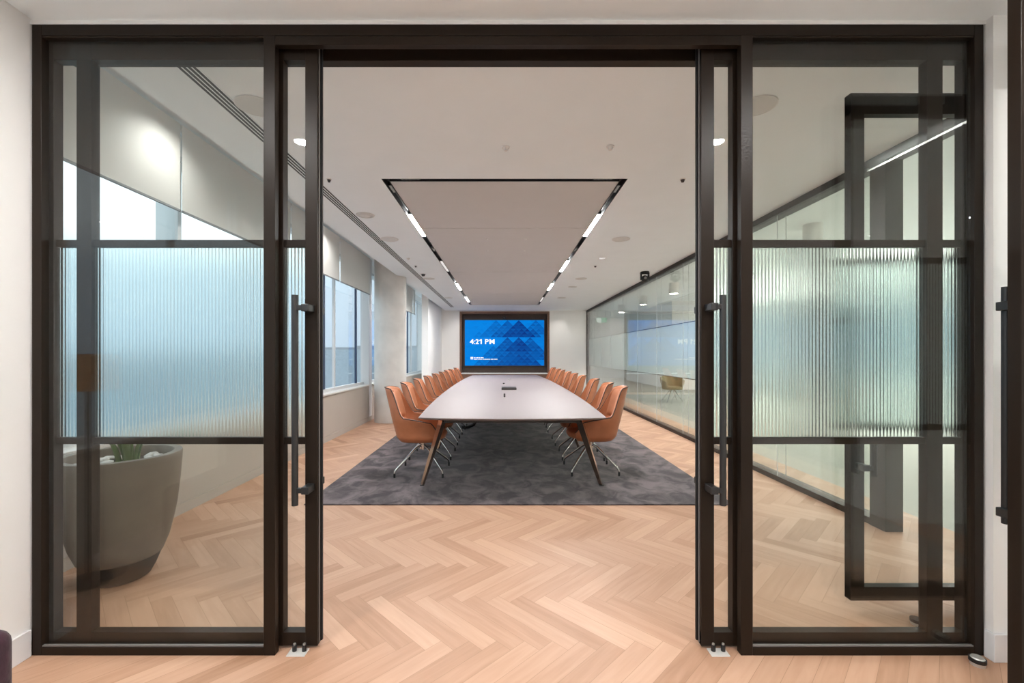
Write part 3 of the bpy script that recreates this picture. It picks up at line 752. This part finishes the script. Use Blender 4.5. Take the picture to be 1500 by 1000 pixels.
def glyph(ch, a, b):
    x0_, x1_ = PX(650 + a / 8.333, YS), PX(650 + b / 8.333, YS)
    if ch in ':1':
        bm = BM()
        if ch == ':':
            w_ = x1_ - x0_
            for zc_ in (gz0 + w_ / 2, gz0 + (gz1 - gz0) * 0.62): box(bm, x0_, x1_, YS + 0.112, YS + 0.115, zc_ - w_ / 2, zc_ + w_ / 2)
        else:
            t_ = (x1_ - x0_) * 0.52; h_ = gz1 - gz0
            pl_ = [(x1_ - t_, gz0), (x1_, gz0), (x1_, gz1), (x1_ - t_ * 0.75, gz1), (x0_, gz1 - h_ * 0.20), (x0_, gz1 - h_ * 0.38), (x1_ - t_, gz1 - h_ * 0.25)]
            f_ = [bm.verts.new((x, YS + 0.112, z)) for x, z in pl_]; g_ = [bm.verts.new((x, YS + 0.115, z)) for x, z in pl_]
            bm.faces.new(f_); bm.faces.new(g_[::-1])
            for i in range(len(pl_)): bm.faces.new((f_[i], g_[i], g_[(i + 1) % len(pl_)], f_[(i + 1) % len(pl_)]))
        return obj('glyph', bm, M['text'], clock)
    c = bpy.data.curves.new('glyph', 'FONT'); c.body = ch; c.size = 0.25; c.offset = 0.007; c.extrude = 0.001
    tmp = bpy.data.objects.new('glyph', c); COL.objects.link(tmp); bpy.context.view_layer.update()
    me = bpy.data.meshes.new_from_object(tmp.evaluated_get(bpy.context.evaluated_depsgraph_get())); bpy.data.objects.remove(tmp)
    bm = BM(); bm.from_mesh(me); bpy.data.meshes.remove(me)
    xs_ = [v.co.x for v in bm.verts]; ys_ = [v.co.y for v in bm.verts]
    mnx, mxx, mny, mxy = min(xs_), max(xs_), min(ys_), max(ys_)
    for v in bm.verts:
        v.co = Vector((x0_ + (v.co.x - mnx) / (mxx - mnx) * (x1_ - x0_), YS + 0.1135 - v.co.z, gz0 + (v.co.y - mny) / (mxy - mny) * (gz1 - gz0)))
    return obj('glyph', bm, M['text'], clock)
for ch, a, b in (('4', 315, 364), (':', 369, 380), ('2', 386, 426), ('1', 434, 463), ('P', 502, 546), ('M', 556, 620)): glyph(ch, a, b)
lg = BM(); lx0, lx1, lz0, lz1 = PX(689, YS), PX(692.8, YS), PZ(526.2, YS), PZ(522.6, YS)
mx, mz = (lx0 + lx1) / 2, (lz0 + lz1) / 2; q = 0.005
for a, b in ((lx0, mx - q), (mx + q, lx1)):
    for c, d in ((lz0, mz - q), (mz + q, lz1)): box(lg, a, b, YS + 0.112, YS + 0.116, c, d)
obj('logo', lg, M['text'], tv)
sm = BM(); xq = PX(694, YS); rnd = random.Random(5)
for zq, xe, hq in ((PZ(523.8, YS), PX(708.5, YS), 0.030), (PZ(526.0, YS), PX(729, YS), 0.026)):
    xx = xq
    while xx < xe - 0.02:
        w = rnd.uniform(0.02, 0.05); box(sm, xx, min(xe, xx + w), YS + 0.112, YS + 0.116, zq - hq / 2, zq + hq / 2); xx += w + rnd.choice((0.006, 0.006, 0.02))
obj('small_print', sm, M['text'], tv)
xc, zc = PX(738.6, YS), PZ(465.0, YS)
t = empty('conference_camera', (xc, YS + 0.12, zc), 'small black video camera fixed above the middle of the big screen', 'camera')
obj('body', bx(xc - 0.06, xc + 0.06, YS + 0.03, YS + 0.2, zc - 0.045, zc + 0.05, 0.01), M['black'], t)
bm = BM(); r_ = bmesh.ops.create_cone(bm, cap_ends=True, segments=20, radius1=0.035, radius2=0.03, depth=0.03)
bmesh.ops.rotate(bm, cent=(0, 0, 0), matrix=Matrix.Rotation(PI / 2, 3, 'X'), verts=r_['verts']); bmesh.ops.translate(bm, vec=(xc, YS + 0.02, zc - 0.005), verts=r_['verts'])
obj('lens', bm, M['graphite'], t)

# ------------------------------------------------------------------ boardroom table
TY0, TY1, TZ = 4.50, 13.95, 0.745
def table_axis(y): return 0.082 + (0.008 - 0.082) * (y - 4.59) / (13.84 - 4.59)
def table_half(y):
    u = (y - 4.59) / (13.84 - 4.59)
    return 0.975 + 0.125 * (1 - abs(2 * min(1, max(0, u)) - 1) ** 2.4) + 0.03 * u
tb = empty('boardroom_table', (0.045, 9.2, 0), 'long white boat-shaped boardroom table on bronze blade legs', 'table')
def outline(inset=0.0):
    pts = []
    n = 40
    for i in range(n + 1):
        y = 4.59 + inset + (13.86 - inset * 2 - 4.59) * i / n
        pts.append((table_axis(y) + table_half(y) - inset, y))
    for k in range(1, 16):
        a = k / 16; x = 1 - 2 * a
        pts.append((table_axis(13.9) + x * (table_half(13.86) - inset), 13.86 - inset + 0.09 * (1 - x * x)))
    for i in range(n + 1):
        y = 13.86 - inset - (13.86 - inset * 2 - 4.59) * i / n
        pts.append((table_axis(y) - table_half(y) + inset, y))
    for k in range(1, 16):
        a = k / 16; x = -1 + 2 * a
        pts.append((table_axis(4.59) + x * (table_half(4.59) - inset), 4.59 + inset - 0.10 * (1 - x * x)))
    return pts
def slab(levels):
    bm = BM(); rings = []
    for ins, z in levels: rings.append([bm.verts.new((x, y, z)) for x, y in outline(ins)])
    n = len(rings[0])
    for i in range(len(rings) - 1):
        for k in range(n): bm.faces.new((rings[i][k], rings[i][(k + 1) % n], rings[i + 1][(k + 1) % n], rings[i + 1][k]))
    bm.faces.new(rings[0][::-1]); bm.faces.new(rings[-1]); return bm
obj('tabletop', slab([(0.07, TZ - 0.034), (0.004, TZ - 0.012), (0.0, TZ - 0.003), (0.003, TZ)]), M['tabletop'], tb)
spine = BM()
box(spine, -0.25, -0.15, 4.95, 13.5, TZ - 0.08, TZ - 0.034); box(spine, 0.24, 0.34, 4.95, 13.5, TZ - 0.08, TZ - 0.034)
obj('underframe', spine, M['black'], tb)
legY = [4.74, 6.55, 8.46, 10.24, 12.1, 13.6]
for y in legY:
    ax, hw = table_axis(y), table_half(y)
    obj('crossbar', bx(ax - hw + 0.26, ax + hw - 0.26, y - 0.03, y + 0.03, TZ - 0.075, TZ - 0.036), M['black'], tb)
    for s in (-1, 1):
        # blade leg: folded V section, tapering to the foot
        top = Vector((ax + s * (hw - 0.25), y + 0.06, TZ - 0.036)); foot = Vector((ax + s * (hw - 0.035), y - 0.02, 0.010))
        bm = BM(); rings = []
        for f_, w, dpt in ((0, 0.055, 0.085), (0.5, 0.042, 0.060), (1.0, 0.026, 0.034)):
            c = top.lerp(foot, f_)
            rings.append([bm.verts.new(c + Vector(q_)) for q_ in ((-w, dpt * 0.2, 0), (0, -dpt, 0), (w * 0.6, dpt * 0.2, 0), (0, dpt * 0.9, 0))])
        for i in range(2):
            for k in range(4): bm.faces.new((rings[i][k], rings[i][(k + 1) % 4], rings[i + 1][(k + 1) % 4], rings[i + 1][k]))
        bm.faces.new(rings[0]); bm.faces.new(rings[-1][::-1])
        lg_ = obj('leg', bm, M['bronze'], tb)
        obj('foot', bx(foot.x - 0.024, foot.x + 0.018, foot.y - 0.034, foot.y + 0.03, 0.0105, 0.016), M['glide'], lg_)
hose = BM(); tube(hose, [(-0.42, 8.35, TZ - 0.05), (-0.45, 8.35, 0.5), (-0.50, 8.33, 0.22), (-0.58, 8.31, 0.08), (-0.68, 8.3, 0.035), (-0.80, 8.3, 0.032)], 0.03, 12)
o = obj('cable_hose', hose, M['black'], tb, smooth=True)
# things on the table
yb = 8.25; xb = PX(745.5, yb)
t = empty('conference_phone', (xb, yb, TZ), 'black rectangular conference unit in the middle of the white table', 'conference unit')
obj('body', bx(xb - 0.137, xb + 0.137, yb - 0.15, yb + 0.15, TZ, TZ + 0.042, 0.006), M['graphite'], t)
obj('top_plate', bx(xb - 0.125, xb + 0.125, yb - 0.13, yb + 0.13, TZ + 0.042, TZ + 0.046, 0.001), M['black'], t)
def mic(px, py, label, r=0.014, h=0.06, m='graphite'):
    y = F * (H - TZ) / (py - CY); x = PX(px, y)
    t = empty('table_microphone', (x, y, TZ), label, 'microphone', 'table microphones')
    obj('base', cyl(BM(), x, y, TZ, TZ + 0.006, r * 1.5), M['steel'], t); obj('capsule', cyl(BM(), x, y, TZ + 0.006, TZ + h, r, r * 0.9), M[m], t)
mic(739, 582, 'small dark upright microphone on the table before the black conference unit')
mic(738, 562.5, 'small grey puck microphone just beyond the black conference unit', 0.022, 0.028)
mic(746, 556.5, 'small pale microphone on the table farthest beyond the black conference unit', 0.018, 0.03, 'steel')

# ------------------------------------------------------------------ conference chairs (facing +x in their own axes)
def sup(a, e):
    c, s = math.cos(a), math.sin(a)
    return math.copysign(abs(c) ** (2 / e), c), math.copysign(abs(s) ** (2 / e), s)
def smooth01(t): t = min(1, max(0, t)); return t * t * (3 - 2 * t)
AMAX = math.radians(140)
def top_h(a):
    d = abs(math.degrees(a))
    back = 1.0 - 0.016 * (d / 46) ** 3
    arm = 0.665 - 0.05 * smooth01((d - 70) / 45)
    h = back + (arm - back) * smooth01((d - 44) / 26)
    return h - 0.13 * smooth01((d - 112) / 28)
def shell_pt(a, z, off=0.0):
    cx_, sx_ = sup(a, 2.7)
    s = (z - 0.385) / 0.07
    k = 0.84 + 0.16 * math.sin(min(1, max(0, s)) * PI / 2)
    flare = 1.0 + 0.05 * min(1, max(0, (z - 0.5) / 0.15))
    ky = flare * (1.0 - 0.33 * smooth01((z - 0.62) / 0.42))
    ax_, by_ = 0.285 * k - off, 0.305 * k * ky - off
    rear = max(0.0, cx_)
    lean = 0.27 * max(0, z - 0.45) * rear
    fx = 0.285 * (k - 1) * 0.3
    return Vector((-ax_ * cx_ - lean + 0.01, by_ * sx_, z))
def make_chair():
    root = empty('conference_chair', (0, 0, 0))
    na, nz = 56, 16
    bm = BM(); rows = []
    for j in range(nz + 1):
        rows.append([])
        for i in range(na + 1):
            a = -AMAX + 2 * AMAX * i / na
            h = top_h(a); z = 0.385 + (h - 0.385) * (j / nz) ** 1.15
            rows[-1].append(bm.verts.new(shell_pt(a, z)))
    grid_faces(bm, rows)
    # closing underside
    cen = bm.verts.new((0.04, 0, 0.375))
    for i in range(na): bm.faces.new((rows[0][i + 1], rows[0][i], cen))
    bm.faces.new((rows[0][0], rows[0][-1], cen))
    sh = obj('shell', bm, M['leather'], root, smooth=True, world=False)
    so = sh.modifiers.new('solid', 'SOLIDIFY'); so.thickness = 0.034; so.offset = -1
    # piping along the rim
    pts = []
    for i in range(0, na + 1): 
        a = -AMAX + 2 * AMAX * i / na; p = shell_pt(a, top_h(a)); pts.append((p.x, p.y, p.z + 0.002))
    obj('piping', tube(BM(), pts, 0.0062, 8), M['piping'], sh, smooth=True, world=False)
    # padded back inside the shell with a lumbar crease
    bm = BM(); rows = []; nv, nu = 30, 18
    for j in range(nv + 1):
        rows.append([]); v = j / nv
        for i in range(nu + 1):
            u = -1 + 2 * i / nu; a = u * math.radians(47)
            z = 0.47 + (min(top_h(a * 0.8), 1.0) - 0.02 - 0.47) * v
            bul = (1 - u ** 4) * (1 - (2 * v - 1) ** 6)
            crease = 1.0 * math.exp(-((v - 0.30) / 0.05) ** 2) * (1 - 0.5 * u * u); bul *= 1.0 + 0.55 * math.exp(-((v - 0.18) / 0.09) ** 2)
            rows[-1].append(bm.verts.new(shell_pt(a, z, 0.024 + 0.042 * bul * (1 - crease))))
    grid_faces(bm, rows)
    bk = obj('back_cushion', bm, M['leather'], root, smooth=True, world=False)
    # seat cushion
    bm = BM(); rings = []
    for k_, z in ((0.80, 0.405), (0.95, 0.415), (1.0, 0.44), (0.99, 0.462), (0.93, 0.478), (0.75, 0.486), (0.4, 0.489)):
        ring = []
        for i in range(40):
            a = 2 * PI * i / 40; c_, s_ = sup(a, 3.2)
            ring.append(bm.verts.new((0.035 + 0.265 * k_ * c_, 0.255 * k_ * s_, z)))
        rings.append(ring)
    for i in range(len(rings) - 1):
        for k in range(40): bm.faces.new((rings[i][k], rings[i][(k + 1) % 40], rings[i + 1][(k + 1) % 40], rings[i + 1][k]))
    bm.faces.new(rings[0][::-1]); bm.faces.new(rings[-1])
    obj('seat_cushion', bm, M['leather'], root, smooth=True, world=False)
    # swivel base
    obj('swivel_post', cyl(cyl(cyl(BM(), 0.02, 0, 0.352, 0.378, 0.10, 0.12), 0.02, 0, 0.27, 0.353, 0.022), 0.02, 0, 0.27, 0.325, 0.034), M['chrome'], root, world=False, smooth=True)
    for k in range(4):
        a = PI / 4 + k * PI / 2; c_, s_ = math.cos(a), math.sin(a); ox = 0.02
        bm = BM(); P_ = lambda r, z: (ox + r * c_, r * s_, z)
        tube(bm, [P_(0.02, 0.315), P_(0.10, 0.285), P_(0.355, 0.092), P_(0.376, 0.072), P_(0.382, 0.045), P_(0.383, 0.02)], [0.014, 0.014, 0.011, 0.011, 0.010, 0.010], 10)
        lg_ = obj('leg', bm, M['chrome'], root, smooth=True, world=False)
        bm = BM(); cyl(bm, ox + 0.383 * c_, 0.383 * s_, 0.0, 0.045, 0.0125, n=12)
        obj('foot', bm, M['glide'], lg_, world=False)
    return root
proto = make_chair()
left_pts = [(5.26, -0.985), (6.10, -1.00), (7.03, -1.02), (7.92, -1.02), (8.83, -1.02), (9.75, -1.02), (10.6, -1.02), (11.4, -1.02), (12.5, -1.01)]
right_pts = [(5.33, 1.05), (6.06, 1.06), (6.98, 1.065), (8.12, 1.07), (9.0, 1.07), (9.88, 1.07), (10.9, 1.07), (11.72, 1.07), (12.8, 1.06)]
rr = random.Random(11)
first = True
for pts, side, ang in ((left_pts, 'window', 0.0), (right_pts, 'glass wall', PI)):
    for i, (y, x) in enumerate(pts):
        c = proto if first else copy_tree(proto)
        first = False
        c.location = (x, y, 0.0105); c.rotation_euler = (0, 0, ang + rr.uniform(-0.05, 0.05))
        tag(c, 'tan leather swivel chair, %s from the doorway along the %s side of the table' % (ordinal[i], side), 'chair', 'conference chairs along the %s side' % side)

# ------------------------------------------------------------------ planter
px_, py_ = -2.41, 2.79
t = empty('planter', (px_, py_, 0), 'tapered grey stone planter with pale pebbles below the window', 'planter')
obj('bowl', lathe(BM(), [(0.200, 0.135), (0.213, 0.145), (0.245, 0.23), (0.268, 0.33), (0.286, 0.43), (0.303, 0.59), (0.313, 0.73), (0.315, 0.770), (0.311, 0.775), (0.270, 0.775), (0.264, 0.769), (0.257, 0.66)], px_, py_, 72), M['planter'], t, smooth=True)
obj('reflection_toned_foot', lathe(BM(), [(0.135, 0.0), (0.150, 0.01), (0.176, 0.06), (0.206, 0.138)], px_, py_, 64), M['reflection_toned_foot'], t, smooth=True)  # lower planter coloured dark to stand in for a reflection in the pane
obj('soil', cyl(BM(), px_, py_, 0.66, 0.705, 0.256, 0.258, n=48), M['bark'], t)
rp = random.Random(2); done = []
k = 0
while k < 46:
    a, r = rp.uniform(0, 2 * PI), 0.235 * math.sqrt(rp.random())
    if r < 0.09: continue
    bm = BM(); r_ = bmesh.ops.create_icosphere(bm, subdivisions=2, radius=1.0)
    sx, sy, sz = rp.uniform(0.028, 0.05), rp.uniform(0.018, 0.032), rp.uniform(0.011, 0.018)
    for v in bm.verts: v.co *= 1 + 0.12 * math.sin(v.co.x * 5 + k) * math.cos(v.co.y * 4)
    bmesh.ops.scale(bm, vec=(sx, sy, sz), verts=bm.verts[:])
    bmesh.ops.rotate(bm, cent=(0, 0, 0), matrix=Matrix.Rotation(rp.uniform(0, PI), 3, 'Z') @ Matrix.Rotation(rp.uniform(-0.3, 0.3), 3, 'X'), verts=bm.verts[:])
    rad = min(r, 0.245 - sx)
    bmesh.ops.translate(bm, vec=(px_ + rad * math.cos(a), py_ + rad * math.sin(a), 0.712 + rp.uniform(0, 0.014)), verts=bm.verts[:])
    o = obj('pebble', bm, M['stone'], smooth=True)
    tag(o, 'pale flat pebble lying on the soil in the grey planter', 'pebble', 'pebbles in the planter')
    k += 1
pt = empty('potted_plant', (px_ + 0.06, py_, 0.70), 'clump of short green upright blades growing from the grey planter', 'plant')
for k in range(9):
    a = rp.uniform(0, 2 * PI); r = rp.uniform(0.0, 0.06); h = rp.uniform(0.16, 0.24); w = rp.uniform(0.012, 0.02); yaw = rp.uniform(0, PI)
    bx0, by0 = px_ + 0.06 + r * math.cos(a), py_ + r * math.sin(a)
    bm = BM(); rows = []
    for i in range(9):
        v = i / 8; ww = w * (1 - 0.5 * v ** 3) if i < 8 else 0.003
        cxk = bx0 + 0.05 * v * v * math.cos(a); cyk = by0 + 0.05 * v * v * math.sin(a)
        rows.append([bm.verts.new((cxk + ww * u * math.cos(yaw) + 0.006 * (1 - u * u) * math.sin(yaw), cyk + ww * u * math.sin(yaw) - 0.006 * (1 - u * u) * math.cos(yaw), 0.70 + h * v)) for u in (-1, -0.5, 0, 0.5, 1)])
    grid_faces(bm, rows)
    o = obj('leaf', bm, M['leaf'], pt, smooth=True); sd = o.modifiers.new('solid', 'SOLIDIFY'); sd.thickness = 0.004

# ------------------------------------------------------------------ lobby furniture near the viewpoint
ax_, ay_ = -1.87, 1.08
t = empty('armchair', (ax_, ay_, 0), 'plum velvet armchair, only its rounded arm showing beside the pier wall', 'armchair')
obj('seat', bx(ax_ - 0.24, ax_ + 0.25, ay_ - 0.3, ay_ + 0.26, 0.16, 0.40, 0.05, 4), M['velvet'], t, smooth=True)
obj('arm', bx(PX(31, 1.36) - 0.13, PX(31, 1.36), ay_ - 0.32, 1.36, 0.10, PZ(912, 1.36), 0.045, 5), M['velvet'], t, smooth=True)
obj('arm', bx(ax_ - 0.33, ax_ - 0.21, ay_ - 0.32, 1.34, 0.10, 0.55, 0.045, 5), M['velvet'], t, smooth=True)
obj('backrest', bx(ax_ - 0.33, ax_ + 0.33, ay_ - 0.45, ay_ - 0.28, 0.12, 0.80, 0.05, 5), M['velvet'], t, smooth=True)
for dx in (-0.26, 0.26):
    for dy in (-0.36, 0.2): obj('leg', cyl(BM(), ax_ + dx, ay_ + dy, 0.0, 0.13, 0.014, 0.02, 12), M['black'], t)
lx, ly = -2.55, 1.45
t = empty('floor_lamp', (lx, ly, 0), 'floor lamp with amber drum shade reflected in the fixed pane beside the pier', 'lamp')
obj('base', cyl(BM(), lx, ly, 0, 0.02, 0.12), M['black'], t); obj('pole', cyl(BM(), lx, ly, 0.02, 1.25, 0.011, n=12), M['black'], t)
sh = lathe(BM(), [(0.15, 1.18), (0.15, 1.40), (0.147, 1.40), (0.147, 1.18)], lx, ly, 40, False, False)
obj('shade', sh, M['shade'], t, smooth=True)
bm = BM(); r_ = bmesh.ops.create_uvsphere(bm, u_segments=16, v_segments=10, radius=0.035); bmesh.ops.translate(bm, vec=(lx, ly, 1.29), verts=r_['verts'])
obj('bulb', bm, M['bulb'], t)

def downlight(x, y, z, label, group='lobby downlights'):
    t = empty('downlight', (x, y, z), label, 'ceiling light', group)
    obj('trim_ring', lathe(BM(), [(0.062, z - 0.0005), (0.062, z - 0.006), (0.046, z - 0.006), (0.046, z - 0.0005)], x, y, 32, False, False), M['white'], t)
    obj('lens', cyl(BM(), x, y, z - 0.004, z - 0.001, 0.046, n=24), M['downlamp'], t)
for x, y, w in ((-1.48, 1.03, 'over the planter side of the lobby'), (1.55, 1.03, 'over the glass wall side of the lobby'), (0.0, 1.03, 'added as unseen fill in the middle of the lobby'),
             (-1.48, -0.8, 'added as unseen fill behind the viewpoint, window side'), (1.47, -0.8, 'added as unseen fill behind the viewpoint, glass wall side'), (0, -0.8, 'added as unseen fill behind the viewpoint, in the middle')):
    downlight(x, y, 2.95, 'round recessed ceiling downlight ' + w)  # middle and rear downlights are unseen, added to fill the lobby with light
o = obj('led_strip', bx(3.003, 3.013, 0.60, 1.30, 2.908, 2.918), M['strip'])
tag(o, 'slim white led strip light under the lobby ceiling edge, mirrored in the pane', 'led strip')

# ------------------------------------------------------------------ city outside
def building(x, y, w, d, z1, label):
    t = empty('office_block', (x, y, -30), label, 'building', 'city blocks outside the windows')
    obj('facade', bx(x - w / 2, x + w / 2, y - d / 2, y + d / 2, -30, z1), M['facade'], t)
    g = BM(); z = z1 - 2.0
    while z > -12: box(g, x + w / 2, x + w / 2 + 0.1, y - d / 2 + 0.5, y + d / 2 - 0.5, z - 1.3, z); z -= 3.2
    obj('glazing', g, M['facadeglass'], t)
    obj('roof', bx(x - w / 2 + 0.5, x + w / 2 - 0.5, y - d / 2 + 0.5, y + d / 2 - 0.5, z1, z1 + 0.8), M['roofm'], t)
building(-70, 175, 60, 40, 3.0, 'low grey city block seen past the concrete column')
building(-60, 260, 40, 50, 5.0, 'taller grey city block far beyond the column')
building(-90, 60, 40, 60, 0.2, 'low grey city block outside the planter side window')

# ------------------------------------------------------------------ lamps
def area(name, loc, size, power, col=(1, 0.93, 0.86), rot=(0, 0, 0), sy=None):
    l = bpy.data.lights.new(name, 'AREA'); l.energy = power; l.color = col
    if sy: l.shape = 'RECTANGLE'; l.size = size; l.size_y = sy
    else: l.shape = 'DISK'; l.size = size
    o = bpy.data.objects.new(name, l); COL.objects.link(o); o.location = loc; o.rotation_euler = rot; return o
def spot(name, loc, target, power, angle, blend=0.6, col=(1, 0.93, 0.86), rad=0.03):
    l = bpy.data.lights.new(name, 'SPOT'); l.energy = power; l.color = col; l.spot_size = math.radians(angle); l.spot_blend = blend; l.shadow_soft_size = rad
    o = bpy.data.objects.new(name, l); COL.objects.link(o); o.location = loc
    o.rotation_euler = (Vector(target) - Vector(loc)).to_track_quat('-Z', 'Y').to_euler(); return o
for y in (3.55, 6.75, 11.2, 14.4):
    spot('pocket_spot', (-2.38, y, 3.30), (-2.80, y, 2.2), 15, 130, 1.0, (1, 0.96, 0.92))
spot('pocket_spot', (-2.38, 0.6, 3.30), (-2.80, 0.6, 2.2), 15, 130, 1.0, (1, 0.96, 0.92))
for x in (-1.65, -0.0, 2.0):
    spot('wall_wash', (x, YF - 0.5, CEIL - 0.02), (x, YF, 1.0), 9, 95, 1.0, (1, 0.95, 0.9))

# ------------------------------------------------------------------ sky
wd = bpy.data.worlds.new('sky'); scn.world = wd; wd.use_nodes = True
nt = wd.node_tree; nt.nodes.clear()
out = nt.nodes.new('ShaderNodeOutputWorld'); bg = nt.nodes.new('ShaderNodeBackground')
tc = nt.nodes.new('ShaderNodeTexCoord'); sp = nt.nodes.new('ShaderNodeSeparateXYZ'); rp_ = nt.nodes.new('ShaderNodeValToRGB')
mr = nt.nodes.new('ShaderNodeMapRange'); mr.inputs['From Min'].default_value = -0.3; mr.inputs['From Max'].default_value = 0.7
nt.links.new(tc.outputs['Generated'], sp.inputs[0]); nt.links.new(sp.outputs['Z'], mr.inputs['Value']); nt.links.new(mr.outputs[0], rp_.inputs[0])
e = rp_.color_ramp.elements
e[0].position = 0.0; e[0].color = (0.32, 0.38, 0.41, 1)
e[1].position = 1.0; e[1].color = (0.80, 0.93, 1.0, 1)
k = e.new(0.28); k.color = (0.34, 0.40, 0.44, 1)
k = e.new(0.32); k.color = (0.38, 0.46, 0.545, 1)
k = e.new(0.45); k.color = (0.46, 0.55, 0.63, 1)
k = e.new(0.52); k.color = (0.88, 0.96, 1.0, 1)
nt.links.new(rp_.outputs[0], bg.inputs[0]); bg.inputs[1].default_value = 1.05
nt.links.new(bg.outputs[0], out.inputs[0])

# ------------------------------------------------------------------ view
vs_ = scn.view_settings
vs_.view_transform = 'Standard'; vs_.look = 'None'; vs_.exposure = 0.9; vs_.gamma = 1.0; vs_.use_curve_mapping = False
cy = scn.cycles
cy.use_denoising = True
cy.max_bounces = 14; cy.diffuse_bounces = 8; cy.glossy_bounces = 6; cy.transmission_bounces = 8; cy.transparent_max_bounces = 40
cy.caustics_reflective = True; cy.caustics_refractive = True
cy.sample_clamp_indirect = 8.0
